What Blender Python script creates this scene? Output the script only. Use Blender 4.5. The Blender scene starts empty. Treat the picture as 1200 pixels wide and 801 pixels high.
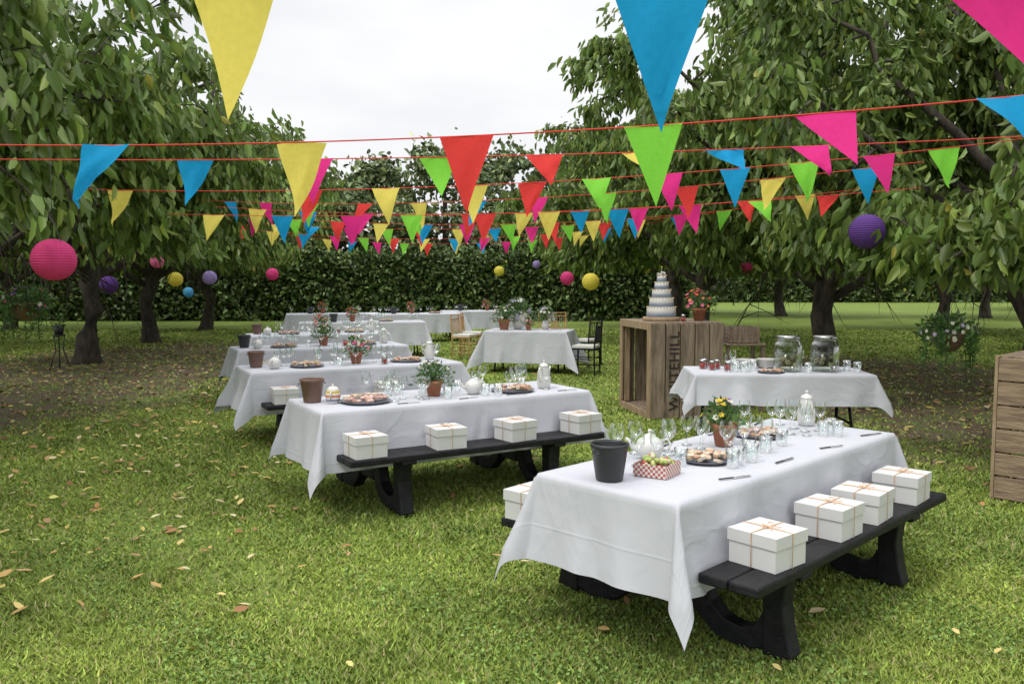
import bpy, math, random
import numpy as np
from mathutils import Vector, Matrix
random.seed(7)
scn=bpy.context.scene
col=scn.collection
R_=math.radians

# ------------------------------------------------------------------ materials
def mk(name,c1,c2=None,scale=8,rough=.6,bump=0,bscale=40,metal=0,spec=.5,transl=0,attr=False,stretch=(1,1,1),detail=4,lo=.35,hi=.65,sheen=0,world=False):
    m=bpy.data.materials.new(name); m.use_nodes=True
    nt=m.node_tree; N=nt.nodes; L=nt.links
    p=N['Principled BSDF']; out=N['Material Output']
    p.inputs['Roughness'].default_value=rough; p.inputs['Metallic'].default_value=metal
    p.inputs['Specular IOR Level'].default_value=spec
    p.inputs['Base Color'].default_value=(*c1,1)
    tc=N.new('ShaderNodeTexCoord'); mp=N.new('ShaderNodeMapping'); mp.inputs['Scale'].default_value=stretch
    if world:
        g=N.new('ShaderNodeNewGeometry'); L.new(g.outputs['Position'],mp.inputs['Vector'])
    else: L.new(tc.outputs['Object'],mp.inputs['Vector'])
    colsock=None
    if c2 is not None:
        n=N.new('ShaderNodeTexNoise'); n.inputs['Scale'].default_value=scale; n.inputs['Detail'].default_value=detail
        L.new(mp.outputs[0],n.inputs['Vector'])
        r=N.new('ShaderNodeMapRange'); r.inputs[1].default_value=lo; r.inputs[2].default_value=hi
        L.new(n.outputs[0],r.inputs[0])
        x=N.new('ShaderNodeMix'); x.data_type='RGBA'; x.inputs[6].default_value=(*c1,1); x.inputs[7].default_value=(*c2,1)
        L.new(r.outputs[0],x.inputs[0]); colsock=x.outputs[2]
    if attr:
        a=N.new('ShaderNodeAttribute'); a.attribute_name='Col'
        colsock=a.outputs['Color']
    if colsock: L.new(colsock,p.inputs['Base Color'])
    if bump:
        n2=N.new('ShaderNodeTexNoise'); n2.inputs['Scale'].default_value=bscale; n2.inputs['Detail'].default_value=5
        L.new(mp.outputs[0],n2.inputs['Vector'])
        b=N.new('ShaderNodeBump'); b.inputs['Strength'].default_value=bump; b.inputs['Distance'].default_value=.02
        L.new(n2.outputs[0],b.inputs['Height']); L.new(b.outputs[0],p.inputs['Normal'])
    if transl:
        t=N.new('ShaderNodeBsdfTranslucent'); t.inputs[0].default_value=(*c1,1)
        if colsock: L.new(colsock,t.inputs[0])
        ms=N.new('ShaderNodeMixShader'); ms.inputs[0].default_value=transl
        L.new(p.outputs[0],ms.inputs[1]); L.new(t.outputs[0],ms.inputs[2]); L.new(ms.outputs[0],out.inputs[0])
    return m
def glassmat(name,tint=(.95,.98,.97),k=.25):
    m=bpy.data.materials.new(name); m.use_nodes=True; nt=m.node_tree; N=nt.nodes; L=nt.links
    N.remove(N['Principled BSDF']); out=N['Material Output']
    t=N.new('ShaderNodeBsdfTransparent'); t.inputs[0].default_value=(*tint,1)
    g=N.new('ShaderNodeBsdfGlossy'); g.inputs['Roughness'].default_value=.04; g.inputs[0].default_value=(.9,.9,.9,1)
    lw=N.new('ShaderNodeLayerWeight'); lw.inputs[0].default_value=k+.15
    ms=N.new('ShaderNodeMixShader'); L.new(lw.outputs['Facing'],ms.inputs[0]); L.new(t.outputs[0],ms.inputs[1]); L.new(g.outputs[0],ms.inputs[2])
    L.new(ms.outputs[0],out.inputs[0]); return m
def checkmat(name,c1,c2,scale):
    m=bpy.data.materials.new(name); m.use_nodes=True; N=m.node_tree.nodes; L=m.node_tree.links
    tc=N.new('ShaderNodeTexCoord'); c=N.new('ShaderNodeTexChecker'); c.inputs['Scale'].default_value=scale; c.inputs[1].default_value=(*c1,1); c.inputs[2].default_value=(*c2,1)
    mp=N.new('ShaderNodeMapping'); mp.inputs['Location'].default_value=(.003,.003,.002); L.new(tc.outputs['Object'],mp.inputs[0]); L.new(mp.outputs[0],c.inputs[0]); L.new(c.outputs[0],N['Principled BSDF'].inputs['Base Color']); return m

M={}
M['bark']=mk('bark',(.028,.022,.018),(.085,.068,.052),12,.9,1,18,stretch=(1,1,.35))
M['leaf']=mk('leaf',(1,1,1),None,rough=.4,spec=.42,transl=.3,attr=True)
M['leaf_far']=mk('leaf_distant',(1,1,1),None,rough=.5,spec=.3,attr=True)
M['grass']=mk('grass_blade',(1,1,1),None,rough=.65,spec=.25,attr=True)
M['litter']=mk('dry_leaf',(1,1,1),None,rough=.7,spec=.3,attr=True)
m=bpy.data.materials.new('white_linen'); m.use_nodes=True; nt=m.node_tree;N=nt.nodes;Lk=nt.links;p=N['Principled BSDF']; p.inputs['Roughness'].default_value=.85; p.inputs['Specular IOR Level'].default_value=.15
at=N.new('ShaderNodeAttribute'); at.attribute_name='cuv'
def _n(scale,det,dist=0,stretch=None):
    n=N.new('ShaderNodeTexNoise'); n.inputs['Scale'].default_value=scale;n.inputs['Detail'].default_value=det;n.inputs['Distortion'].default_value=dist
    if stretch:
        mp=N.new('ShaderNodeMapping'); mp.inputs['Scale'].default_value=stretch; Lk.new(at.outputs['Vector'],mp.inputs[0]); Lk.new(mp.outputs[0],n.inputs['Vector'])
    else: Lk.new(at.outputs['Vector'],n.inputs['Vector'])
    return n.outputs[0]
def _m(op,a,b=None,c=None):
    q=N.new('ShaderNodeMath'); q.operation=op
    for i,s in enumerate((a,b,c)):
        if s is None: continue
        if hasattr(s,'links'): Lk.new(s,q.inputs[i])
        else: q.inputs[i].default_value=s
    return q.outputs[0]
sp=N.new('ShaderNodeSeparateXYZ'); Lk.new(at.outputs['Vector'],sp.inputs[0])
cr=None
for i,per in((0,.41),(1,.37)):
    a=_m('PINGPONG',sp.outputs[i],per/2); r=N.new('ShaderNodeMapRange'); r.inputs[1].default_value=0;r.inputs[2].default_value=.009;r.inputs[3].default_value=1;r.inputs[4].default_value=0; Lk.new(a,r.inputs[0])
    cr=r.outputs[0] if cr is None else _m('ADD',cr,r.outputs[0])
ridge=_m('ABSOLUTE',_m('SUBTRACT',_n(3.4,2,.5),.5)); ridge=_m('MINIMUM',ridge,.12)
ridge2=_m('ABSOLUTE',_m('SUBTRACT',_n(1.7,3,.8,(1,1.6,1)),.5)); ridge2=_m('MINIMUM',ridge2,.09)
hgt=_m('ADD',_m('MULTIPLY',cr,.22),_m('ADD',_m('MULTIPLY',ridge,-2.2),_m('MULTIPLY',ridge2,-4)))
hgt=_m('ADD',hgt,_m('MULTIPLY',_n(7,4),.5))
b=N.new('ShaderNodeBump'); b.inputs['Strength'].default_value=.42; b.inputs['Distance'].default_value=.012; Lk.new(hgt,b.inputs['Height']); Lk.new(b.outputs[0],p.inputs['Normal'])
x=N.new('ShaderNodeMix'); x.data_type='RGBA'; x.inputs[6].default_value=(.50,.51,.56,1); x.inputs[7].default_value=(.55,.56,.605,1); Lk.new(_n(3,4),x.inputs[0]); Lk.new(x.outputs[2],p.inputs['Base Color'])
M['cloth']=m
M['black']=mk('black_recycled_plastic',(.006,.006,.008),(.014,.014,.016),20,.55,.25,90,spec=.3)
M['card']=mk('white_card',(.62,.62,.62),(.66,.66,.65),4,.6,spec=.3)
M['twine']=mk('peach_twine',(.6,.36,.2),(.65,.44,.27),30,.7)
M['terra']=mk('terracotta',(.34,.12,.065),(.42,.19,.11),12,.85,.2,60)
M['soil']=mk('soil',(.03,.02,.015),(.05,.035,.025),30,.95,.6,60)
M['dark']=mk('dark_bucket',(.02,.023,.026),(.032,.036,.038),10,.4)
M['brownb']=mk('brown_bucket',(.14,.075,.055),(.19,.11,.08),10,.45)
M['china']=mk('white_china',(.64,.63,.6),(.68,.67,.65),5,.18,spec=.6)
M['steel']=mk('steel',(.5,.5,.5),None,rough=.25,metal=1)
M['tray']=mk('slate_tray',(.1,.11,.14),(.15,.16,.2),10,.35)
M['glass']=glassmat('clear_glass')
M['jar']=glassmat('jar_glass',(.86,.9,.88),.3)
M['water']=glassmat('lemon_water',(.86,.88,.78),.08)
M['past']=mk('pastry',(.5,.27,.15),(.6,.42,.3),40,.7,.4,60)
M['pastp']=mk('pink_sandwich',(.52,.27,.22),(.66,.5,.44),30,.7,.4,60)
M['pastw']=mk('iced_bun',(.66,.6,.5),(.58,.42,.26),30,.6,.3,60)
M['wood']=mk('crate_wood',(.15,.11,.078),(.31,.24,.17),5,.85,.5,30,stretch=(6,6,.7))
M['woodl']=mk('crate_wood_light',(.28,.19,.115),(.4,.29,.185),6,.8,.4,30,stretch=(5,5,.7))
M['woodh']=mk('crate_wood_horizontal',(.2,.14,.095),(.36,.26,.17),6,.85,.5,30,stretch=(.7,.7,6))
M['honey']=mk('honey_wood',(.4,.22,.09),(.5,.3,.14),10,.45)
M['ink']=mk('stencil_ink',(.012,.01,.01),(.05,.04,.03),25,.9)
M['ging']=checkmat('gingham_card',(.62,.6,.56),(.42,.1,.08),75)
M['grape']=mk('green_grape',(.3,.42,.08),(.42,.5,.14),20,.35)
M['berry']=mk('red_berry',(.4,.03,.03),(.5,.07,.05),20,.35)
M['icing']=mk('icing',(.66,.65,.62),(.62,.6,.56),10,.5)
M['sponge']=mk('cake_sponge',(.5,.36,.2),(.58,.45,.3),30,.8,.3,80)
M['ribbon']=mk('blue_ribbon',(.17,.21,.29),(.23,.27,.35),10,.5)
M['cord']=mk('red_cord',(.6,.03,.02),None,rough=.7)
M['wire']=mk('dark_wire',(.03,.03,.03),None,rough=.6)
FC={'yellow':(.93,.78,.17),'pink':(.88,.045,.3),'blue':(.02,.36,.72),'green':(.27,.74,.08),'red':(.87,.07,.065)}
for k,c in FC.items(): M['f_'+k]=mk('felt_'+k,c,tuple(x*.93 for x in c),60,.85,.1,200,spec=.1,transl=.5)
LC={'pink':(.72,.07,.25),'purple':(.14,.06,.28),'yellow':(.75,.65,.1),'lilac':(.4,.3,.6),'blue':(.1,.4,.65),'rose':(.75,.2,.4)}
for k,c in LC.items(): M['l_'+k]=mk('paper_'+k,c,tuple(x*.93 for x in c),20,.8,spec=.2,transl=.3)
for k,c in {'yel':(.75,.55,.03),'pur':(.14,.03,.3),'wht':(.68,.67,.6),'pnk':(.7,.12,.28),'red':(.55,.03,.04),'org':(.75,.22,.1),'lil':(.45,.35,.6),'mag':(.5,.02,.2)}.items():
    M['p_'+k]=mk('petal_'+k,c,tuple(x*.85 for x in c),30,.6,transl=.2)

# ------------------------------------------------------------------ mesh builder
class MB:
    def __init__(s): s.v=[];s.f=[];s.m=[];s.s=[];s.mats=[]
    def mi(s,mat):
        if mat not in s.mats: s.mats.append(mat)
        return s.mats.index(mat)
    def add(s,vs,fs,mat,smooth=False):
        o=len(s.v); s.v.extend([tuple(v) for v in vs]); k=s.mi(mat)
        for f in fs: s.f.append([i+o for i in f]); s.m.append(k); s.s.append(smooth)
    def box(s,c,size,mat,rot=None,taper=1):
        x,y,z=[a/2 for a in size]; vs=[]
        for dz in(-1,1):
            k=taper if dz<0 else 1
            for dx,dy in((-1,-1),(1,-1),(1,1),(-1,1)):
                v=Vector((dx*x*k,dy*y*k,dz*z))
                if rot: v=rot@v
                vs.append(v+Vector(c))
        s.add(vs,[(3,2,1,0),(4,5,6,7),(0,1,5,4),(1,2,6,5),(2,3,7,6),(3,0,4,7)],mat)
    def lathe(s,prof,c,mat,seg=20,T=None):
        vs=[];fs=[];n=len(prof)
        for i in range(seg):
            a=2*math.pi*i/seg
            for r,z in prof:
                v=Vector((r*math.cos(a),r*math.sin(a),z))
                if T: v=T@v
                vs.append(v+Vector(c))
        for i in range(seg):
            j=(i+1)%seg
            for k in range(n-1): fs.append((i*n+k,j*n+k,j*n+k+1,i*n+k+1))
        s.add(vs,fs,mat,True)
    def tube(s,path,rad,mat,sides=6):
        P=[Vector(p) for p in path]; n=len(P)
        if not hasattr(rad,'__len__'): rad=[rad]*n
        vs=[];fs=[];up=Vector((.13,.21,.97))
        for i in range(n):
            t=(P[min(i+1,n-1)]-P[max(i-1,0)])
            if t.length<1e-9:t=Vector((0,0,1))
            t.normalize()
            a=t.cross(up)
            if a.length<.1: a=t.cross(Vector((1,0,0)))
            a.normalize(); b=t.cross(a)
            for k in range(sides):
                q=2*math.pi*k/sides
                vs.append(P[i]+(a*math.cos(q)+b*math.sin(q))*rad[i])
        for i in range(n-1):
            for k in range(sides):
                l=(k+1)%sides
                fs.append((i*sides+k,i*sides+l,(i+1)*sides+l,(i+1)*sides+k))
        fs.append(tuple(range(sides))[::-1]); fs.append(tuple((n-1)*sides+k for k in range(sides)))
        s.add(vs,fs,mat,True)
    def ball(s,c,r,mat,seg=8,rings=5,sq=(1,1,1),jit=0):
        vs=[(0,0,1)];fs=[]
        for i in range(1,rings):
            a=math.pi*i/rings
            for k in range(seg):
                b=2*math.pi*k/seg; vs.append((math.sin(a)*math.cos(b),math.sin(a)*math.sin(b),math.cos(a)))
        vs.append((0,0,-1))
        vv=[]
        for v in vs:
            j=1+random.uniform(-jit,jit); vv.append((c[0]+v[0]*r*sq[0]*j,c[1]+v[1]*r*sq[1]*j,c[2]+v[2]*r*sq[2]*j))
        for k in range(seg): fs.append((0,1+k,1+(k+1)%seg))
        for i in range(rings-2):
            for k in range(seg):
                a=1+i*seg; fs.append((a+k,a+seg+k,a+seg+(k+1)%seg,a+(k+1)%seg))
        l=len(vs)-1; a=1+(rings-2)*seg
        for k in range(seg): fs.append((a+k,l,a+(k+1)%seg))
        s.add(vv,fs,mat,True)
    def stroke(s,pts,widths,thick,mat,T):
        n=len(pts);L=[];Rr=[]
        for i in range(n):
            a=pts[max(i-1,0)];b=pts[min(i+1,n-1)]
            d=Vector((b[0]-a[0],b[1]-a[1])).normalized();w=widths[i]/2
            L.append((pts[i][0]-d.y*w,pts[i][1]+d.x*w));Rr.append((pts[i][0]+d.y*w,pts[i][1]-d.x*w))
        vs=[]
        for x in(-thick/2,thick/2):
            for i in range(n): vs.append((T[0]+x,T[1]+L[i][0],T[2]+L[i][1]))
            for i in range(n): vs.append((T[0]+x,T[1]+Rr[i][0],T[2]+Rr[i][1]))
        o=2*n;fs=[]
        for i in range(n-1):
            fs+= [(i,i+1,n+i+1,n+i),(o+i,o+n+i,o+n+i+1,o+i+1),(i,o+i,o+i+1,i+1),(n+i,n+i+1,o+n+i+1,o+n+i)]
        fs+=[(0,n,o+n,o),(n-1,o+n-1,o+2*n-1,2*n-1)]
        s.add(vs,fs,mat)
    def mesh(s,name):
        me=bpy.data.meshes.new(name); me.from_pydata(s.v,[],s.f)
        for m in s.mats: me.materials.append(M[m])
        me.polygons.foreach_set('material_index',s.m); me.polygons.foreach_set('use_smooth',s.s); me.update(); return me
def place(name,me,loc=(0,0,0),rz=0,parent=None,bevel=0,scale=1):
    o=bpy.data.objects.new(name,me); col.objects.link(o); o.location=loc
    o.rotation_euler=(0,0,rz) if not hasattr(rz,'__len__') else rz
    o.scale=(scale,)*3 if not hasattr(scale,'__len__') else scale
    if parent:o.parent=parent
    if bevel:
        b=o.modifiers.new('bevel','BEVEL'); b.width=bevel; b.segments=2; b.limit_method='ANGLE'
    return o
def np_mesh(name,V,nper,F,mat,C=None,smooth=False):
    n=V.shape[0]; k=len(F[0]); nf=len(F)
    me=bpy.data.meshes.new(name); me.vertices.add(n*nper); me.vertices.foreach_set('co',V.astype(np.float32).ravel())
    idx=(np.arange(n)[:,None,None]*nper+np.array(F)[None]).astype(np.int32).ravel()
    me.loops.add(len(idx)); me.loops.foreach_set('vertex_index',idx)
    me.polygons.add(n*nf); me.polygons.foreach_set('loop_start',np.arange(0,n*nf*k,k,dtype=np.int32))
    me.update(calc_edges=True)
    if C is not None:
        a=me.attributes.new('Col','FLOAT_COLOR','POINT')
        c=np.ones((n,nper,4),np.float32); c[:,:,:3]=C[:,None,:]; a.data.foreach_set('color',c.ravel())
    me.materials.append(M[mat]); me.validate(); return me
def nrm(a): return a/np.maximum(np.linalg.norm(a,axis=-1,keepdims=True),1e-9)
def leafverts(P,D,L,W,rng,fold=.25):
    n=len(P); S=nrm(np.cross(D,rng.normal(size=(n,3)))); Nn=np.cross(S,D)
    L=L[:,None];W=W[:,None]; V=np.empty((n,6,3))
    V[:,0]=P; V[:,3]=P+D*L-Nn*L*.12
    V[:,1]=P+D*L*.3-S*W*.5+Nn*W*fold; V[:,5]=P+D*L*.3+S*W*.5+Nn*W*fold
    V[:,2]=P+D*L*.68-S*W*.38+Nn*W*fold*.6; V[:,4]=P+D*L*.68+S*W*.38+Nn*W*fold*.6
    return V
LF=[(0,1,2,3),(0,3,4,5)]
LB=(.135,.215,.05)
def leafcol(n,rng,base=LB,sd=.28):
    b=np.exp(rng.normal(0,sd,n))[:,None]; c=np.array(base)[None]*b
    y=rng.random(n)[:,None]; c=c*(1+np.array([.5,.18,0.])[None]*(y**3))
    yl=rng.random(n)<.006; c[yl]=np.array([.45,.4,.08]); return np.clip(c,0,.6)

# ------------------------------------------------------------------ trees
def tree_parts(H,R,zb,tr,nleaf,ls,seed,extra=(),nl=13,zmin=None,base=LB,mat='leaf'):
    rng=np.random.default_rng(seed); mb=MB(); fork=zb*.66; TW=[]
    j=rng.normal(0,.09,(4,2))
    tp=[(0,0,-.1),(j[0][0]*.3,j[0][1]*.3,.12),(j[0][0]*.8,j[0][1]*.8,fork*.35),(j[0][0]*1.5,j[0][1]*.5,fork*.68),(j[1][0],j[1][1],fork),(j[1][0]+j[2][0]*3,j[1][1]+j[2][1]*3,fork+(H-fork)*.35),(j[2][0]*4,j[2][1]*4,fork+(H-fork)*.7),(j[2][0]*5,j[2][1]*5,H*.95)]
    mb.tube(tp,[tr*1.6,tr*1.15,tr*.92,tr*.85,tr*.9,tr*.55,tr*.3,.01],'bark',10)
    zm=zb+(H-zb)*.42
    def sub(p0,d,L,r,lvl):
        d=Vector(d).normalized(); P=[Vector(p0)]; n=4 if lvl==1 else 3
        for i in range(n):
            d=(d+Vector(rng.normal(0,.18,3))+Vector((0,0,-.10-.1*lvl))).normalized(); P.append(P[-1]+d*(L/n))
        mb.tube(P,[r*(1-.8*i/n) for i in range(n+1)],'bark',5 if lvl==1 else 3)
        if lvl==1:
            for k in range(6):
                t=.2+.8*(k+rng.random())/6; i=min(int(t*n),n-1); q=P[i].lerp(P[i+1],t*n-i) if t<1 else P[-1]
                dd=Vector(rng.normal(0,1,3))*.6+d*.5; sub(q,dd,L*rng.uniform(.35,.7),r*.4,2)
        for i in range(n): TW.append((*P[i],*P[i+1]))
    def limb(B,r0,Rl):
        n=len(B)-1; mb.tube(B,[r0*(1-.82*i/n)**1 for i in range(n+1)],'bark',7)
        for k in range(8):
            t=.28+.72*(k+rng.random())/8; i=min(int(t*n),n-1); q=B[i].lerp(B[i+1],min(t*n-i,1)); tg=(B[i+1]-B[i]).normalized()
            dd=tg*.6+Vector(rng.normal(0,.75,3)); dd.z=dd.z*.8+.15
            sub(q,dd,Rl*rng.uniform(.2,.38),r0*.3,1)
    for i in range(nl):
        az=i*2.4+rng.uniform(-.4,.4); fr=(i+.5)/nl; hz=zb+.25+(H-zb-.5)*fr**.9*rng.uniform(.9,1.05)
        rel=(hz-zm)/((H-zm) if hz>zm else (zm-zb)*1.6); rad=R*math.sqrt(max(.08,1-rel*rel))*rng.uniform(.7,.98)
        z0=fork*rng.uniform(.8,1.05)+(hz-fork)*.4*fr; ex=Vector((math.cos(az),math.sin(az),0))
        S=Vector((j[1][0],j[1][1],z0)); E=S*0+ex*rad+Vector((0,0,hz)); C=S.lerp(E,.5)+Vector((rng.normal(0,.15),rng.normal(0,.15),.35))
        B=[S*(1-t)**2+C*2*t*(1-t)+E*t*t+Vector(rng.normal(0,.06,3))*(1 if 0<t<1 else 0) for t in [k/7 for k in range(8)]]
        limb(B,tr*.42,R)
    for path,r0 in extra:
        limb([Vector(p) for p in path],r0,R*.55)
    T=np.array(TW); n=nleaf
    cl=np.exp(rng.normal(0,.5,len(T))); w=cl/cl.sum(); ix=rng.choice(len(T),n,p=w); t=rng.random(n)[:,None]*1.15
    A=T[ix,:3];Bq=T[ix,3:]; P=A+(Bq-A)*t+rng.normal(0,.085*(R/3.5),(n,3)); P[:,2]-=np.abs(rng.normal(0,.07,n))
    D=nrm(nrm(Bq-A)*.5+rng.normal(0,.4,(n,3))+np.array([0,0,-.95]))
    zl=(zb-.55 if zmin is None else zmin)
    keep=P[:,2]>zl+rng.random(n)*.35; P=P[keep];D=D[keep];n=len(P)
    L=ls*rng.uniform(.65,1.2,n); V=leafverts(P,D,L,L*rng.uniform(.36,.46,n),rng)
    return mb.mesh('trunk'), np_mesh('foliage',V,6,LF,mat,leafcol(n,rng,base))
def put_tree(name,parts,loc,rz=0,sc=1):
    e=bpy.data.objects.new(name,None); col.objects.link(e); e.location=loc; e.rotation_euler=(0,0,rz); e.scale=(sc,)*3
    place('trunk_and_branches',parts[0],parent=e); place('foliage',parts[1],parent=e); return e
put_tree('cherry_tree',tree_parts(4.3,2.8,2.3,.14,17000,.165,11,zmin=1.95),(-5.0,5.0,0))
put_tree('cherry_tree',tree_parts(5.3,3.9,2.3,.17,33000,.175,12,zmin=1.88),(-6.5,9.4,0))
put_tree('cherry_tree',tree_parts(6.4,4.2,2.3,.22,29000,.2,13,zmin=1.95),(-8.35,16.7,0))
far=tree_parts(6.7,4.2,2.3,.2,16000,.28,15,zmin=1.95,mat='leaf_far')
put_tree('cherry_tree',far,(-9.4,22.2,0),1)
put_tree('cherry_tree',far,(-9.9,27.5,0),3.1,.95)
put_tree('cherry_tree',tree_parts(7.0,4.2,2.2,.2,40000,.19,21,extra=[([(0,0,1.25),(-.8,-.9,1.7),(-1.7,-2,1.95),(-2.5,-3.0,1.95),(-3.1,-3.7,1.8)],.07)]),(6.7,10.8,0))
put_tree('cherry_tree',tree_parts(7.3,4.4,2.25,.22,38000,.2,22),(5.6,15.2,0),.5)
put_tree('cherry_tree',tree_parts(7.2,4.4,2.3,.2,25000,.24,23),(4.75,21.5,0))
put_tree('cherry_tree',far,(5.2,27.6,0),2,1.02)
put_tree('cherry_tree',tree_parts(5.0,3.2,2.5,.16,14000,.17,24),(6.4,5.2,0),1.2)
for x,y,r,s in((13,19,1,1),(13.5,27,2.2,1.05),(20,36,4,1),(12,38,5,1.1),(28,45,1,1.1),(-15.5,20,2,1),(-16.5,28,4,1),(19,24,.5,1)):
    put_tree('cherry_tree',far,(x,y,0),r,s)

# hedge & distant trees
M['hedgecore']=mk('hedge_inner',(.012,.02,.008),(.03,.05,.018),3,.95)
def hedge(x0,x1,y,h,dep,n,seed,ls):
    rng=np.random.default_rng(seed)
    mb=MB(); nx=int((x1-x0)/.8)
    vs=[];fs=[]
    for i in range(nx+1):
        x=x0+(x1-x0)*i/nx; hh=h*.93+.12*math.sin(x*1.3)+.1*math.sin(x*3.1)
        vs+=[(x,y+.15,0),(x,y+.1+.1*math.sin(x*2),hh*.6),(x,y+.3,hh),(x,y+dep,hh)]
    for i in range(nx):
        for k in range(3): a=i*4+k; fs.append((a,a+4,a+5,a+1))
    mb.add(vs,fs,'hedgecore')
    x=rng.uniform(x0,x1,n); q=rng.random(n); z=np.where(q<.8,rng.uniform(0,h,n),h+rng.normal(0,.1,n)); yy=np.where(q<.8,y+rng.normal(0,.12,n),y+rng.uniform(0,dep,n))
    z=z+.12*np.sin(x*1.3)+.1*np.sin(x*3.1)*(z/h); yy=yy+.15*np.sin(x*2+z*2)*.5
    D=nrm(rng.normal(0,.6,(n,3))+np.array([0,-.5,-.1])); L=ls*rng.uniform(.6,1.3,n)
    V=leafverts(np.stack([x,yy,z],1),D,L,L*.6,rng)
    e=bpy.data.objects.new('hedge',None); col.objects.link(e)
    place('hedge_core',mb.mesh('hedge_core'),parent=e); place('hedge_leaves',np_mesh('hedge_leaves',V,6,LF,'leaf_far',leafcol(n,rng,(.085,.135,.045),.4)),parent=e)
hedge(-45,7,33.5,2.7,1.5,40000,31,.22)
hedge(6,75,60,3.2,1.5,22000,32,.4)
def distant(n_tr,seed):
    rng=np.random.default_rng(seed); Ps=[];mb=MB()
    for (x,y,h,r) in n_tr:
        mb.tube([(x,y,0),(x+.1,y,h*.4),(x,y,h*.9)],[.3,.2,.04],'bark',6)
        for k in range(80):
            zz=rng.uniform(.14,1)**1.2*h; zz=max(zz,.12*h); rel=(zz/h-.4)/.6; rr=r*math.sqrt(max(.04,1-rel*rel)); a=rng.uniform(0,6.28); q=rr*math.sqrt(rng.random())
            c=np.array([x+q*math.cos(a),y+q*math.sin(a),zz]); m=rng.integers(50,110); Ps.append(c+rng.normal(0,.4,(m,3))*np.array([1,1,.8]))
    P=np.concatenate(Ps); n=len(P); D=nrm(rng.normal(0,.6,(n,3))+np.array([0,0,-.4])); L=.3*rng.uniform(.5,1.3,n)
    V=leafverts(P,D,L,L*.6,rng); e=bpy.data.objects.new('distant_trees',None); col.objects.link(e)
    place('trunks',mb.mesh('trunks'),parent=e); place('foliage',np_mesh('foliage',V,6,LF,'leaf_far',leafcol(n,rng,(.15,.21,.095),.3)),parent=e)
distant([(-34,40,8,4.5),(-27,39,8,4.5),(-20,40,7.6,4),(-14.5,38,7.8,3.8),(-10,37.5,6.9,3.3),(-6.3,39,6.6,3),(-3,38,7.2,2.9),(0,39,7.3,3.1),(3.5,38,8,3.2),(7.5,40,8.6,3.8),(12,66,10,5),(21,66,11,6),(32,66,10,6),(44,67,11,6.5),(56,66,10,6)],41)

# ------------------------------------------------------------------ ground
ELL=[(-7.7,14.2,3.4,8.6),(6.5,12.0,3.5,6.6)]
def mulch_np(x,y):
    m=np.zeros_like(x)
    nz=.18*np.sin(x*2.1+y*1.3)+.14*np.sin(x*4.7-y*3.3+1)+.1*np.sin(x*9+y*7.7)
    for cx,cy,rx,ry in ELL:
        d=np.sqrt(((x-cx)/rx)**2+((y-cy)/ry)**2)+nz*.6; m=np.maximum(m,np.clip((1.12-d)/.35,0,1))
    return m
gm=bpy.data.materials.new('lawn_and_mulch'); gm.use_nodes=True; nt=gm.node_tree;N=nt.nodes;Lk=nt.links;pb=N['Principled BSDF']; pb.inputs['Roughness'].default_value=.9; pb.inputs['Specular IOR Level'].default_value=.2
geo=N.new('ShaderNodeNewGeometry')
def noise(scale,det=5,dist=0):
    n=N.new('ShaderNodeTexNoise'); n.inputs['Scale'].default_value=scale; n.inputs['Detail'].default_value=det; n.inputs['Distortion'].default_value=dist; Lk.new(geo.outputs['Position'],n.inputs['Vector']); return n.outputs[0]
def mrange(s,a,b,c=0,d=1):
    r=N.new('ShaderNodeMapRange'); r.inputs[1].default_value=a;r.inputs[2].default_value=b;r.inputs[3].default_value=c;r.inputs[4].default_value=d; Lk.new(s,r.inputs[0]); return r.outputs[0]
def mixc(f,a,b,bt='MIX'):
    x=N.new('ShaderNodeMix'); x.data_type='RGBA'; x.blend_type=bt
    if hasattr(f,'links'): Lk.new(f,x.inputs[0])
    else: x.inputs[0].default_value=f
    for s,i in((a,6),(b,7)):
        if hasattr(s,'links'): Lk.new(s,x.inputs[i])
        else: x.inputs[i].default_value=(*s,1)
    return x.outputs[2]
def math_(op,a,b=None):
    m=N.new('ShaderNodeMath'); m.operation=op
    for i,s in enumerate((a,b)):
        if s is None: continue
        if hasattr(s,'links'): Lk.new(s,m.inputs[i])
        else: m.inputs[i].default_value=s
    return m.outputs[0]
sep=N.new('ShaderNodeSeparateXYZ'); Lk.new(geo.outputs['Position'],sep.inputs[0])
ms=None
for cx,cy,rx,ry in ELL:
    dx=math_('DIVIDE',math_('SUBTRACT',sep.outputs[0],cx),rx); dy=math_('DIVIDE',math_('SUBTRACT',sep.outputs[1],cy),ry)
    d=math_('SQRT',math_('ADD',math_('MULTIPLY',dx,dx),math_('MULTIPLY',dy,dy)))
    d=math_('ADD',d,mrange(noise(1.1,6),.2,.8,-.3,.3)); m_=mrange(d,1.12,.8)
    ms=m_ if ms is None else math_('MAXIMUM',ms,m_)
lawn=mixc(mrange(noise(.6,6),.35,.65),(.17,.255,.045),(.235,.3,.07))
lawn=mixc(mrange(noise(22,6),.35,.7),lawn,(.1,.155,.03))
lawn=mixc(mrange(noise(3.5,5,.5),.56,.75,0,.6),lawn,(.26,.23,.1))
mul=mixc(mrange(noise(30,6),.35,.65),(.055,.04,.028),(.19,.14,.095))
mul=mixc(mrange(noise(2.5,6),.46,.6,0,.75),mul,(.1,.135,.04))
fin=mixc(ms,lawn,mul); Lk.new(fin,pb.inputs['Base Color'])
bp=N.new('ShaderNodeBump'); bp.inputs['Strength'].default_value=.7; bp.inputs['Distance'].default_value=.04; Lk.new(noise(45,6),bp.inputs['Height']); Lk.new(bp.outputs[0],pb.inputs['Normal'])
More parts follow.
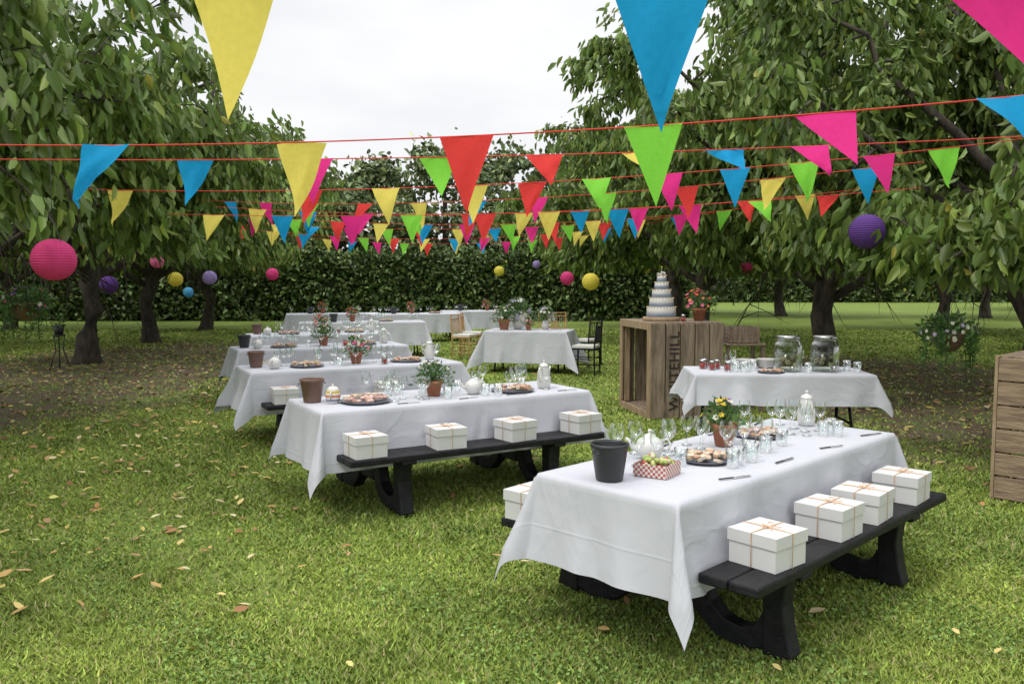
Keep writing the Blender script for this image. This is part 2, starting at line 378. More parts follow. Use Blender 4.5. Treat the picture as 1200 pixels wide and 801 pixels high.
me=bpy.data.meshes.new('ground'); me.from_pydata([(-400,-60,0),(400,-60,0),(400,500,0),(-400,500,0)],[],[(0,1,2,3)]); me.materials.append(gm); place('ground',me)

rng=np.random.default_rng(5)
n=540000; u=rng.random(n); a,b=1.6**-.25,28**-.25; y=(a+(b-a)*u)**-4.0; x=rng.uniform(-1,1,n)*(.68*y+.8)
mu=mulch_np(x,y)
pn=.6*np.sin(x*1.7+.6*np.sin(y*2.1))*np.sin(y*1.9+np.sin(x*2.3))+.4*np.sin(x*4.1+y*1.3+1.3*np.sin(y*3))*np.sin(y*5.3-x*2.2)+.3*np.sin(x*9.1+2*np.sin(y*7))*np.sin(y*11.3+x*3)
worn=np.clip((np.sin(x*.9+.5)*np.sin(y*1.1+x*.4)+.35*np.sin(x*6+y*5)-.55)*2,0,.7)
keep=(rng.random(n)>mu*.85)&(rng.random(n)>worn*.7); x=x[keep];y=y[keep];pn=pn[keep];n=len(x)
h=rng.uniform(.010,.028,n)*(1+.03*y)*(1+.45*pn); w=(.0022+.0009*y)*rng.uniform(.7,1.3,n); az=rng.uniform(0,6.283,n); ben=rng.uniform(.3,1.5,n)*h; ba=rng.uniform(0,6.283,n)
V=np.zeros((n,3,3)); V[:,0]=np.stack([x-np.cos(az)*w,y-np.sin(az)*w,0*x],1); V[:,1]=np.stack([x+np.cos(az)*w,y+np.sin(az)*w,0*x],1); V[:,2]=np.stack([x+np.cos(ba)*ben,y+np.sin(ba)*ben,h],1)
c=np.array([.225,.315,.06])[None]*np.exp(rng.normal(0,.28,n))[:,None]; tn=np.clip(pn*.5+.5,0,1)[:,None]; c=c*(1.18-.45*tn)+np.array([.07,.05,.005])[None]*(1-tn)
dry=rng.random(n)<.10; c[dry]=np.array([.4,.35,.16])
place('grass',np_mesh('grass',V,3,[(0,1,2)],'grass',np.clip(c,0,.6)))
n=80000; y=(1.8**-.6+(9**-.6-1.8**-.6)*rng.random(n))**(-1/.6); x=rng.uniform(-1,1,n)*(.66*y+.5)
pat=np.sin(x*2.3+1+.8*np.sin(y*3.1))*np.sin(y*2.0+x)+.4*np.sin(x*5+y*4)+.3*(x>.2)+rng.normal(0,.3,n); keep=(pat>.2)&(mulch_np(x,y)<.4); x=x[keep];y=y[keep];n=len(x)
P=np.stack([x,y,rng.uniform(.01,.028,n)],1); az=rng.uniform(0,6.283,n); D=nrm(np.stack([np.cos(az),np.sin(az),rng.normal(0,.3,n)],1)); L=rng.uniform(.01,.021,n)
V=leafverts(P,D,L,L*.95,rng,.05); cc=np.array([.17,.27,.065])[None]*np.exp(rng.normal(0,.22,n))[:,None]
place('clover',np_mesh('clover',V,6,LF,'grass',cc))
def litter(n,xr,yr,kind,seed,size,zr):
    rng=np.random.default_rng(seed); x=rng.uniform(*xr,n);y=rng.uniform(*yr,n)
    m=mulch_np(x,y); k=(m>.3) if kind=='mulch' else (m<.5); x=x[k];y=y[k];n=len(x)
    az=rng.uniform(0,6.283,n); D=nrm(np.stack([np.cos(az),np.sin(az),rng.normal(0,.12,n)],1)); P=np.stack([x,y,rng.uniform(*zr,n)],1); L=size*rng.uniform(.5,1.2,n)
    S=np.stack([-np.sin(az),np.cos(az),rng.normal(0,.3,n)],1); V=np.empty((n,6,3)); W=(L*.42)[:,None];Lc=L[:,None];U=np.array([[0,0,1.]])
    V[:,0]=P;V[:,3]=P+D*Lc+U*.012;V[:,1]=P+D*Lc*.3-S*W*.5+U*.008;V[:,5]=P+D*Lc*.3+S*W*.5+U*.008;V[:,2]=P+D*Lc*.7-S*W*.4+U*.01;V[:,4]=P+D*Lc*.7+S*W*.4+U*.01
    pal=np.array([[.62,.46,.14],[.5,.32,.12],[.36,.18,.08],[.62,.52,.3],[.66,.52,.2],[.4,.25,.13]]); c=pal[rng.integers(0,6,n)]*np.exp(rng.normal(0,.15,n))[:,None]
    if kind=='mulch': c*=.6
    return V,np.clip(c,0,.75)
a=litter(900,(-9,9),(2.6,20),'lawn',1,.085,(.022,.035)); b=litter(12000,(-12.5,10.5),(5,24),'mulch',2,.1,(.01,.035)); c_=litter(800,(-6,-1.5),(4,13),'lawn',6,.08,(.022,.035))
place('fallen_leaves',np_mesh('fallen_leaves',np.concatenate([a[0],b[0],c_[0]]),6,LF,'litter',np.concatenate([a[1],b[1],c_[1]])))

# ------------------------------------------------------------------ picnic table + cloth
def picnic_mesh(L=2.24,bl=2.1):
    mb=MB()
    for k in range(5): mb.box((0,-.296+.148*k,.715),(L-.02,.14,.04),'black')
    for s in(-1,1):
        for q in(0,1): mb.box((0,s*(.508+.14*q),.43),(bl,.135,.045),'black')
    for x in(-.62,.62):
        mb.box((x,0,.675),(.09,.66,.04),'black')
        for s in(-1,1):
            mb.stroke([(s*.58,.38),(s*.575,.25),(s*.585,.13),(s*.60,.02)],[.12,.1,.11,.14],.1,'black',(x,0,0))
            mb.stroke([(s*.575,.17),(s*.52,.085),(s*.42,.055),(s*.31,.075),(s*.22,.15),(s*.17,.28),(s*.15,.45),(s*.2,.655)],[.12,.11,.10,.10,.11,.12,.12,.16],.084,'black',(x,0,0))
            mb.box((x,s*.58,.395),(.11,.26,.03),'black')
        mb.box((x,0,.33),(.08,.24,.34),'black')
    mb.box((0,0,.3),(1.16,.05,.06),'black')
    return mb.mesh('picnic_table')
def cloth_mesh(L=2.24,W=.77,d=.38,top=.742,seed=1):
    rg=random.Random(seed); st=.022
    nu=int((L+2*d)/st);nv=int((W+2*d)/st)
    ph=[rg.uniform(0,6.28) for _ in range(24)]
    pl=[]
    for s in range(4):
        ln=W if s<2 else L; ps=[]
        for k in range(int(ln/.2)+1): ps.append((rg.uniform(-ln/2,ln/2),rg.uniform(-.12,.12),rg.uniform(.022,.06),rg.uniform(-.028,.036),rg.uniform(0,.55)))
        pl.append(ps)
    def wave(side,t,g):
        o=side*5
        v=(.5*math.sin(t*2*math.pi/.52+ph[o])+.3*math.sin(t*2*math.pi/.33+ph[o+1]+g)+.3*math.sin(t*2*math.pi/.9+ph[o+2]))*.03*g**1.2
        for c,dr,w,a,g0 in pl[side]:
            q=max(0,(g-g0)/(1-g0)); v+=a*q*math.exp(-((t-c-dr*g)/(w*(1+.8*q)))**2)
        return v
    vs=[];cuv=[]
    for i in range(nu+1):
        p=-L/2-d+(L+2*d)*i/nu
        for k in range(nv+1):
            q=-W/2-d+(W+2*d)*k/nv; cuv.append((p+seed*3,q,0))
            ex=max(abs(p)-L/2,0);ey=max(abs(q)-W/2,0);sx=1 if p>0 else -1;sy=1 if q>0 else -1
            e=math.hypot(ex,ey)
            if e==0:
                z=top+.0018*math.sin(p*9+ph[3])*math.sin(q*11+ph[4]); vs.append((p,q,z));continue
            px=max(-L/2,min(L/2,p));qy=max(-W/2,min(W/2,q)); g=min(1,e/d)
            sX=0 if sx>0 else 1; sY=2 if sy>0 else 3
            if ey==0: wv=wave(sX,qy,g);cx,cy=sx,0;fold=0
            elif ex==0: wv=wave(sY,px,g);cx,cy=0,sy;fold=0
            else:
                th=math.atan2(ey,ex);f=th/(math.pi/2); wv=wave(sX,qy,g)*(1-f)+wave(sY,px,g)*f
                cx,cy=sx*math.cos(th),sy*math.sin(th); fold=.33*math.sin(2*th)**2+.07*math.sin(6*th+ph[20])*math.sin(2*th)
            r=.012+.045*g**1.3+wv+fold*e
            r=max(.006,r); r=min(r,e*.9)
            z=min(top,top-math.sqrt(max(e*e-r*r,0))+ .004*(1-g))
            vs.append((px+cx*r,qy+cy*r,z))
    fs=[(i*(nv+1)+k,(i+1)*(nv+1)+k,(i+1)*(nv+1)+k+1,i*(nv+1)+k+1) for i in range(nu) for k in range(nv)]
    mb=MB();mb.add(vs,fs,'cloth',True); me=mb.mesh('tablecloth')
    a=me.attributes.new('cuv','FLOAT_VECTOR','POINT'); a.data.foreach_set('vector',np.array(cuv,np.float32).ravel()); return me
pic=picnic_mesh(); cloths=[cloth_mesh(seed=s,d=dd) for s,dd in((1,.40),(2,.42),(3,.42))]

def giftbox():
    mb=MB(); s=.225;h=.115
    mb.box((0,0,h/2),(s,s,h),'card'); mb.box((0,0,h+.006),(s+.012,s+.012,.052),'card')
    t=h+.0335; q=s/2+.008
    for ax in(0,1):
        def pt(a,z): return (a,0,z) if ax==0 else (0,a,z)
        mb.tube([pt(-q,0.003),pt(-q-.001,t),pt(-q*.5,t+.002),pt(q*.5,t+.002),pt(q+.001,t),pt(q,.003)],.0026,'twine',5)
    for sg in(-1,1):
        mb.tube([(0,0,t+.004),(sg*.022,.012,t+.016),(sg*.042,.004,t+.012),(sg*.03,-.012,t+.006),(0,0,t+.004)],.0022,'twine',5)
        mb.tube([(0,0,t+.004),(sg*.02,-.025,t+.006),(sg*.035,-.045,t+.003)],.002,'twine',5)
    return mb.mesh('gift_box')
gb=giftbox()
def wineglass():
    mb=MB(); mb.lathe([(0,.0),(.033,.001),(.033,.003),(.006,.008),(.0038,.02),(.0038,.075),(.008,.085),(.026,.1),(.036,.12),(.038,.145),(.032,.182)],(0,0,0),'glass',14); return mb.mesh('wine_glass')
def flute():
    mb=MB(); mb.lathe([(0,.0),(.03,.001),(.005,.007),(.0035,.09),(.012,.1),(.024,.13),(.027,.17),(.023,.225)],(0,0,0),'glass',12); return mb.mesh('champagne_flute')
def tumbler():
    mb=MB(); mb.lathe([(0,.006),(.028,.006),(.03,0),(.036,.09),(.034,.09),(.028,.012)],(0,0,0),'glass',12); return mb.mesh('tumbler')
def bucket(m):
    mb=MB(); mb.lathe([(0,0),(.062,0),(.064,.004),(.085,.15),(.09,.153),(.091,.17),(.085,.172),(.083,.16),(.06,.01),(0,.01)],(0,0,0),m,28)
    for s in(-1,1): mb.tube([(s*.086,-.02,.14),(s*.1,-.015,.135),(s*.1,.015,.135),(s*.086,.02,.14)],.004,m,6)
    return mb.mesh('ice_bucket')
def teapot():
    mb=MB(); mb.lathe([(0,0),(.045,0),(.05,.006),(.075,.04),(.08,.07),(.068,.105),(.04,.122),(.036,.124)],(0,0,0),'china',24)
    mb.lathe([(.038,.122),(.03,.134),(.01,.142),(.008,.148),(.013,.156),(.009,.165),(0,.167)],(0,0,0),'china',16)
    mb.tube([(.06,0,.05),(.095,0,.065),(.115,0,.1),(.135,0,.118)],[.02,.014,.01,.008],'china',10)
    mb.tube([(-.062,0,.1),(-.1,0,.108),(-.12,0,.08),(-.105,0,.05),(-.068,0,.04)],.008,'china',8)
    return mb.mesh('teapot')
def coffeepot():
    mb=MB(); mb.lathe([(0,0),(.05,0),(.056,.006),(.066,.05),(.06,.12),(.045,.18),(.042,.2),(.046,.205)],(0,0,0),'china',24)
    mb.lathe([(.044,.204),(.034,.22),(.01,.232),(.008,.238),(.013,.246),(.008,.256),(0,.258)],(0,0,0),'china',16)
    mb.tube([(.055,0,.06),(.085,0,.08),(.1,0,.14),(.125,0,.19)],[.018,.013,.01,.008],'china',10)
    mb.tube([(-.045,0,.18),(-.085,0,.19),(-.11,0,.15),(-.1,0,.09),(-.06,0,.06)],.008,'china',8)
    return mb.mesh('coffee_pot')
def platter(seed,mats):
    rg=random.Random(seed); mb=MB(); mb.lathe([(0,.004),(.13,.004),(.16,.016),(.163,.014),(.135,0),(0,0)],(0,0,0),'tray',28)
    for k in range(36):
        a=rg.uniform(0,6.28);r=.13*math.sqrt(rg.random()); m=rg.choice(mats)
        if rg.random()<.5:
            mb.ball((r*math.cos(a),r*math.sin(a),.02+rg.random()*.02),.021,m,8,5,(1,1,.6),.12)
        else:
            mb.box((r*math.cos(a),r*math.sin(a),.02+rg.random()*.02),(.048,.026,.018),m,Matrix.Rotation(rg.uniform(0,6),3,'Z')@Matrix.Rotation(rg.uniform(-.4,.4),3,'X'))
    return mb.mesh('pastry_platter')
M['gr1']=mk('plant_green',(.1,.2,.05),(.14,.26,.07),20,.5,transl=.25); M['gr2']=mk('plant_dark_green',(.05,.11,.03),(.08,.16,.045),20,.5,transl=.2)
def greens(mb,c,r,h,n,rg,size=.04):
    for _ in range(n):
        a=rg.uniform(0,6.28);e=rg.uniform(-.2,1.4);q=rg.random()**.5
        d=Vector((math.cos(a)*math.cos(e)*r,math.sin(a)*math.cos(e)*r,math.sin(e)*h))*q
        p=Vector(c)+d; dr=(d.normalized()+Vector((rg.gauss(0,.5),rg.gauss(0,.5),rg.gauss(0,.4)))).normalized(); s=dr.cross(Vector((rg.random(),rg.random(),rg.random()))).normalized()
        L=size*rg.uniform(.6,1.3); mb.add([p,p+dr*L*.4-s*L*.25,p+dr*L,p+dr*L*.4+s*L*.25],[(0,1,2,3)],rg.choice(['gr1','gr2']))
def blossom(mb,p,nr,size,mat,rg,ctr='p_yel'):
    nr=nr.normalized(); a=nr.cross(Vector((.3,.5,.8))).normalized(); b=nr.cross(a)
    for k in range(6):
        t=k*math.pi/3+rg.random()*.2; d=a*math.cos(t)+b*math.sin(t); s=nr.cross(d)
        mb.add([p,p+d*size*.6-s*size*.33+nr*size*.15,p+d*size+nr*size*.2,p+d*size*.6+s*size*.33+nr*size*.15],[(0,1,2,3)],mat)
    mb.ball(p+nr*size*.1,size*.22,ctr,6,4)
def flowerpot(seed,cols,nf=18,pot='terra',R=.1,H=.13,ng=160,size=.04):
    rg=random.Random(seed); mb=MB()
    mb.lathe([(0,0),(.042,0),(.057,.085),(.064,.085),(.066,.108),(.058,.108),(.055,.095),(0,.095)],(0,0,0),pot,22); mb.lathe([(0,.097),(.055,.097)],(0,0,0),'soil',12)
    greens(mb,(0,0,.1),R,H,ng,rg,size)
    for _ in range(nf):
        a=rg.uniform(0,6.28);e=rg.uniform(.15,1.5); d=Vector((math.cos(a)*math.cos(e)*R,math.sin(a)*math.cos(e)*R,math.sin(e)*H))*rg.uniform(.8,1.15)
        p=Vector((0,0,.1))+d; mb.tube([(0,0,.1),p],.0015,'gr1',3); blossom(mb,p,d+Vector((0,-.02,.03)),rg.uniform(.014,.024),rg.choice(cols),rg)
    return mb.mesh('potted_flowers')
def punnet():
    mb=MB(); rg=random.Random(3)
    w,h,t=.085,.06,.004
    for sx,sy in((1,0),(-1,0),(0,1),(0,-1)):
        o=Vector((sx*w,sy*w,h/2)); mb.box(o,(t if sx else 2*w+t,t if sy else 2*w-t,h),'ging')
    mb.box((0,0,.004),(2*w-t,2*w-t,.005),'card')
    for i in range(60):
        mb.ball((rg.uniform(-.07,.07),rg.uniform(-.07,.07),.045+rg.random()*.035),.013,rg.choice(['grape','berry','grape','pastw']),7,5)
    return mb.mesh('fruit_punnet')
def knife():
    mb=MB(); mb.box((0,0,.003),(.08,.009,.005),'wire'); mb.box((.09,0,.003),(.1,.013,.002),'steel'); return mb.mesh('table_knife')
def tinyjar():
    mb=MB(); mb.lathe([(0,0),(.03,0),(.032,.004),(.032,.06),(.026,.068),(.026,.075)],(0,0,0),'jar',14); mb.lathe([(0,.002),(.028,.002),(.028,.05),(0,.05)],(0,0,0),'berry',12); mb.lathe([(.028,.07),(.028,.082),(0,.083)],(0,0,0),'steel',14); return mb.mesh('jam_jar')
def stripedpot():
    mb=MB(); cs=['china','ribbon','china','p_org','china','p_yel','china']
    r=lambda z:.04+.022*math.sin(min(1,z/.12)*math.pi*.8+.3)
    for i,c in enumerate(cs):
        z0=i*.017; mb.lathe([(r(z0),z0),(r(z0+.017),z0+.017)],(0,0,0),c,20)
    mb.lathe([(0,0),(r(0),0)],(0,0,0),'china',20); mb.lathe([(r(.119),.119),(.03,.132),(.008,.14),(.012,.15),(0,.158)],(0,0,0),'china',16)
    mb.tube([(.05,0,.05),(.085,0,.08),(.1,0,.105)],[.014,.01,.007],'china',8); mb.tube([(-.055,0,.095),(-.09,0,.09),(-.09,0,.05),(-.055,0,.04)],.007,'china',8)
    return mb.mesh('striped_teapot')
WG,FL,TU=wineglass(),flute(),tumbler(); BD,BB=bucket('dark'),bucket('brownb'); TP,CP=teapot(),coffeepot()
PL=[platter(1,['pastp','pastw','past']),platter(2,['pastp','pastp','pastw']),platter(3,['past','pastw'])]
FP=[flowerpot(1,['p_yel','p_pur','p_yel','p_wht','p_pur'],24),flowerpot(2,['p_wht'],14,R=.15,H=.14,ng=520,size=.028),flowerpot(3,['p_pnk','p_mag','p_red','p_wht'],34,R=.14,H=.15),flowerpot(4,['p_org','p_pnk','p_red'],40,R=.14,H=.16)]
KN,PU,JJ,SP=knife(),punnet(),tinyjar(),stripedpot()
TOP=.746
class Tbl:
    def __init__(s,c,ang): s.c=c;s.a=R_(ang)
    def w(s,al,ac,z=TOP):
        ca,sa=math.cos(s.a),math.sin(s.a); return (s.c[0]+al*ca+ac*sa, s.c[1]+al*sa-ac*ca, z)
    def put(s,name,me,al,ac,z=TOP,rz=0,sc=1,bevel=0): return place(name,me,s.w(al,ac,z),s.a+rz,scale=sc,bevel=bevel)
tabs=[Tbl((1.19,4.47),45),Tbl((-.53,6.68),31),Tbl((-1.72,9.11),28),Tbl((-2.62,11.6),26),Tbl((-3.25,14.3),24)]
for i,t in enumerate(tabs):
    t.put('picnic_table',pic,0,0,0,bevel=.01); t.put('tablecloth',cloths[i%3],0,0,0,rz=math.pi if i==3 else 0)
    rg=random.Random(100+i)
    for s,alist in((1,[-.73,-.14,.24,.75] if i==0 else [-.89,-.28,.3,.9] if i==1 else [-.85]+([.2] if i==2 else [])),(-1,[-.93] if i==0 else [])):
        for al in alist: t.put('gift_box',gb,al,s*.578,.4535,rz=rg.uniform(-.12,.12),bevel=.0025)
t=tabs[0]
t.put('ice_bucket',BD,-1.0,-.06,sc=.97); t.put('fruit_punnet',PU,-.76,.03,rz=.2,sc=.95); t.put('teapot',TP,-.5,-.2,rz=2.4,sc=.9)
t.put('pastry_platter',PL[2],-.34,.02,sc=.85); t.put('potted_flowers',FP[0],.07,-.12,sc=1.1); t.put('pastry_platter',PL[0],.46,-.13,sc=.95); t.put('coffee_pot',CP,1.0,-.1,rz=.4,sc=.84)
rg=random.Random(5)
for al,ac in((-.68,-.14),(-.72,-.27),(-.6,-.33),(-.2,-.08),(-.14,.02),(-.1,-.16),(-.24,.1),(-.03,.06),(-.36,-.18),(-.28,-.24),(-.62,-.07),(.2,.0),(.22,-.24),(.27,-.1),(.64,-.02),(.7,-.12),(.66,.07),(.75,-.2),(.78,.0),(.84,-.1),(.6,-.3),(.9,-.22),(.86,.05),(-.06,-.27),(-.45,-.33),(.14,.1)):
    t.put('wine_glass',WG,al,ac,rz=0,sc=rg.uniform(.86,.98))
for al,ac in((-.3,.18),(-.38,.2),(-.12,.14),(-.2,.2),(.05,.14),(.3,.1),(.72,.14),(.84,.13),(.78,.2),(-.52,.0)): t.put('tumbler',TU,al,ac,sc=.95)
for al in(-.62,-.12,.38,.9): t.put('table_knife',KN,al,.31,rz=rg.uniform(-.35,.05))
for al in(-.7,-.2,.3,.8): t.put('table_knife',KN,al,-.33,rz=rg.uniform(-.3,.3))
t=tabs[1]
t.put('ice_bucket',BB,-1.03,-.12,sc=1.0); t.put('striped_teapot',SP,-.92,.02,rz=1,sc=.9); t.put('pastry_platter',PL[1],-.7,.1,sc=1.15); t.put('potted_flowers',FP[1],-.12,.05,sc=1.1,rz=1); t.put('teapot',TP,.2,.1,rz=2.8,sc=.85); t.put('pastry_platter',PL[0],.55,.12,sc=1.1); t.put('coffee_pot',CP,.88,.08,rz=.5,sc=.9); t.put('teapot',TP,.33,-.1,rz=.4,sc=.75)
for k in range(26): t.put('wine_glass',WG,rg.uniform(-.55,.95),rg.uniform(-.33,.2),sc=.95)
for k in range(9): t.put('tumbler',TU,rg.uniform(-.5,.7),rg.uniform(-.25,.28))
for al in(-.5,.0,.42,.9): t.put('table_knife',KN,al,.32,rz=rg.uniform(-.3,.3))
for i in(2,3,4):
    t=tabs[i]; rg=random.Random(70+i)
    t.put('ice_bucket',BB if i!=3 else BD,-.98,-.1,sc=.95); t.put('teapot',TP,-.85,.15,rz=1,sc=.85)
    t.put('pastry_platter',PL[i%3],-.5,.08,sc=1.1); t.put('pastry_platter',PL[(i+1)%3],.6,.05,sc=1.1)
    t.put('potted_flowers',FP[2 if i==2 else 1 if i==3 else 3],.05,0,sc=1.15); t.put('coffee_pot',CP,.92,-.05,rz=rg.random()*3,sc=.9)
    for k in range(20): t.put('wine_glass',WG,rg.uniform(-.8,1.0),rg.uniform(-.3,.25))
    for k in range(4): t.put('champagne_flute',FL,rg.uniform(-.8,.8),rg.uniform(-.3,.25))
    t.put('jam_jar',JJ,.3,.2); t.put('tumbler',TU,-.2,.22)

def trestle(L,W,name='trestle_table'):
    mb=MB(); mb.box((0,0,.72),(L,W,.03),'wood')
    for sx in(-1,1):
        for sy in(-1,1): mb.tube([(sx*(L/2-.15),sy*(W/2-.25),.7),(sx*(L/2-.12),sy*(W/2-.06),0)],.016,'black',6)
        mb.tube([(sx*(L/2-.13),-(W/2-.12),.25),(sx*(L/2-.13),(W/2-.12),.25)],.012,'black',6)
    return mb.mesh(name)
def far_table(c,ang,L,W,d,seed,items=True):
    t=Tbl(c,ang); t.put('trestle_table',trestle(L-.06,W-.06),0,0,0); t.put('tablecloth',cloth_mesh(L,W,d,.742,seed),0,0,0)
    rg=random.Random(seed)
    if items:
        for k in range(10): t.put('wine_glass',WG,rg.uniform(-L/2+.1,L/2-.1),rg.uniform(-.2,.2))
        t.put('potted_flowers',FP[3],rg.uniform(-.3,.3),0,sc=1.1); t.put('pastry_platter',PL[0],.5,.1); t.put('ice_bucket',BD,-.6,.1)
    return t
far_table((-3.2,18.2),14,2.6,.8,.5,11); far_table((-2.55,22.5),20,2.4,.85,.5,12); far_table((-.9,24.5),12,2.2,.85,.5,13); far_table((-4.7,22.5),15,2.4,.85,.5,16)
sw=far_table((.32,15.2),-14,1.45,.8,.56,14,False)
sw.put('potted_flowers',FP[1],-.45,.1,sc=1.7); sw.put('potted_flowers',FP[2],.0,.12,sc=.9)
def bouquet(seed):
    rg=random.Random(seed); mb=MB(); mb.lathe([(0,0),(.05,0),(.075,.08),(.05,.15),(.06,.17)],(0,0,0),'china',18); greens(mb,(0,0,.2),.22,.22,260,rg,.06)
    for _ in range(34):
        a=rg.uniform(0,6.28);e=rg.uniform(-.1,1.5); d=Vector((math.cos(a)*math.cos(e)*.2,math.sin(a)*math.cos(e)*.2,math.sin(e)*.22))*rg.uniform(.8,1.1); blossom(mb,Vector((0,0,.2))+d,d,rg.uniform(.03,.045),rg.choice(['p_wht','p_wht','p_lil']),rg,'p_wht')
    return mb.mesh('flower_arrangement')
BQ=bouquet(4); sw.put('flower_arrangement',BQ,-.25,-.1,sc=1.3); sw.put('flower_arrangement',BQ,.25,-.15,rz=2,sc=.95)
for al in(-.6,-.1,.4,.6): sw.put('champagne_flute',FL,al,.22)

def chair(mat,cushion):
    mb=MB(); w=.2
    for sx in(-1,1):
        mb.tube([(sx*w,-.2,0),(sx*w,-.19,.45)],.015,mat,8); mb.tube([(sx*w,.2,0),(sx*w,.19,.45),(sx*w*.95,.23,.92)],.015,mat,8)
        for z in(.14,.28): mb.tube([(sx*w,-.2,z),(sx*w,.2,z)],.009,mat,6)
    for y in(-.2,.2):
        for z in(.17,.31): mb.tube([(-w,y,z),(w,y,z)],.009,mat,6)
    mb.box((0,0,.455),(.43,.42,.03),mat)
    for z,y in((.9,.228),(.83,.222),(.56,.2)): mb.tube([(-w,y,z),(w,y,z)],.012,mat,6)
    for k in range(-3,4): mb.tube([(k*.05,.2,.56),(k*.05,.222,.83)],.007,mat,6)
    if cushion: mb.box((0,0,.49),(.41,.4,.045),'icing')
    return mb.mesh('spindle_chair')
CH,CB=chair('honey',True),chair('black',True)
for x,y,r in((-.98,17.6,1.2),(-.86,18.4,1.5),(.78,18.5,0),(1.05,18.7,.2)): place('spindle_chair',CH,(x,y,0),r,bevel=.004)
place('spindle_chair',CB,(1.28,14.7,0),-1.9,bevel=.004)
place('spindle_chair',CB,(1.42,16.2,0),-2.3,bevel=.004)

def crate(w,d,h,text,horiz=False):
    e=bpy.data.objects.new('wooden_crate',None); col.objects.link(e); mb=MB(); rg=random.Random(int(w*100)+horiz)
    def planks(fn,n,span,mat):
        g=.012; pw=(span-g*(n-1))/n
        for k in range(n): fn(-span/2+pw/2+k*(pw+g),pw*rg.uniform(.97,1),mat)
    t=.022; ms_='woodh' if horiz else 'wood'
    for sy in(-1,1):
        if horiz: planks(lambda c,pw,m:mb.box((0,sy*(d/2-t/2),h/2+c),(w-.004,t,pw),m),6,h-.03,ms_)
        else: planks(lambda c,pw,m:mb.box((c,sy*(d/2-t/2),h/2),(pw,t,h-.03),m),5,w,ms_)
    for z in(h-t/2,.06): planks(lambda c,pw,m_:mb.box((c,0,z),(pw,d-2*t-.006,t),m_),5,w-.01,'wood')
    planks(lambda c,pw,m:mb.box((w/2-t/2,c,h/2),(t,pw,h-.12),'wood'),6,d-2*t-.01,'wood')
    for sy in(-1,1):
        for sx in(-1,1): mb.box((sx*(w/2-.05),sy*(d/2-t-.036),h/2),(.07,.07,h-.16),'woodl')
        mb.box((0,sy*(d/2-.06),.025),(w-.02,.07,.048),'woodl')
    for sy in(-1,1): mb.box((-w/2-.013,sy*(d/2-.045),h/2),(.024,.09,h),'woodl')
    for z in(.045,h-.045): mb.box((-w/2-.012,0,z),(.022,d-.184,.088),'woodl')
    place('planks',mb.mesh('planks'),parent=e,bevel=.003)
    if text:
        cu=bpy.data.curves.new('lettering','FONT'); cu.body=text; cu.size=.17; cu.extrude=.0015; cu.align_x='CENTER'; cu.align_y='CENTER'; cu.offset=.002; cu.space_character=1.1
        cu.materials.append(M['ink']); o=bpy.data.objects.new('stencil_lettering',cu); col.objects.link(o); o.parent=e; o.location=(-.16,-d/2-.004,h/2); o.rotation_euler=(R_(90),R_(-90),0)
    return e
c1=crate(.9,1.1,1.14,'WHITEHILL'); c1.location=(1.96,10.53,0); c1.rotation_euler=(0,0,R_(11))
c2=crate(.9,1.1,1.08,None,True); c2.location=(4.31,6.36,0); c2.rotation_euler=(0,0,R_(-45))
def wedding_cake():
    mb=MB(); mb.lathe([(0,0),(.22,0),(.225,.005),(.225,.04),(.22,.045),(0,.045)],(0,0,0),'woodl',32); z=.045
    for r,h in((.175,.12),(.145,.11),(.113,.1),(.083,.09),(.055,.08)):
        mb.lathe([(0,z),(r,z),(r,z+h-.008),(r-.008,z+h),(0,z+h)],(0,0,0),'icing',32); mb.lathe([(r+.0015,z+.008),(r+.005,z+.012),(r+.005,z+.045),(r+.0015,z+.05)],(0,0,0),'ribbon',32)
        for k in range(int(r*160)): 
            a=2*math.pi*k/int(r*160); mb.ball((r*math.cos(a),r*math.sin(a),z+h),.009,'sponge',6,4)
        z+=h
    rg=random.Random(1)
    for k in range(10): mb.ball((rg.gauss(0,.02),rg.gauss(0,.02),z+.01+rg.random()*.03),.016,'p_wht',6,4,jit=.2)
    mb.tube([(0,0,z),(0,0,z+.1)],.002,'steel',4); mb.ball((0,0,z+.1),.01,'p_yel')
    return mb.mesh('wedding_cake')
place('wedding_cake',wedding_cake(),(1.82,10.4,1.142))
place('potted_flowers',FP[3],(2.28,10.4,1.142),0,scale=1.4)
place('jam_jar',JJ,(2.05,10.2,1.142))

dt=Tbl((2.62,8.45),-3); dt.put('trestle_table',trestle(1.62,.7),0,0,0); dt.put('tablecloth',cloth_mesh(1.68,.76,.3,.742,21),0,0,0)
def dispenser():
    mb=MB(); mb.lathe([(0,.004),(.1,0),(.12,.015),(.125,.06),(.125,.2),(.115,.25),(.098,.27),(.098,.285)],(0,0,0),'jar',28)
    mb.lathe([(0,.012),(.108,.014),(.116,.05),(.116,.17),(0,.17)],(0,0,0),'water',24)
    for k in range(5):
        a=k*1.3; T=Matrix.Rotation(1.2+k*.3,3,'X'); mb.lathe([(0,0),(.026,0),(.027,.003),(0,.004)],(.07*math.cos(a),.07*math.sin(a),.05+.02*k),'pastw',12,T)
    mb.lathe([(.1,.28),(.104,.285),(.104,.31),(.098,.318),(0,.32)],(0,0,0),'steel',24)
    mb.tube([(0,-.115,.04),(0,-.16,.04)],.012,'steel',8); mb.tube([(0,-.15,.055),(0,-.15,.015)],.008,'steel',8); return mb.mesh('drinks_dispenser')
DD=dispenser(); dt.put('drinks_dispenser',DD,.1,.08,sc=1.1); dt.put('drinks_dispenser',DD,.46,.06,rz=.3,sc=1.1)
def plates():
    mb=MB()
    for k in range(9): mb.lathe([(0,.004),(.07,.004),(.11,.016),(.112,.014),(.072,0),(0,0)],(0,0,k*.009),'china',26)
    return mb.mesh('plate_stack')
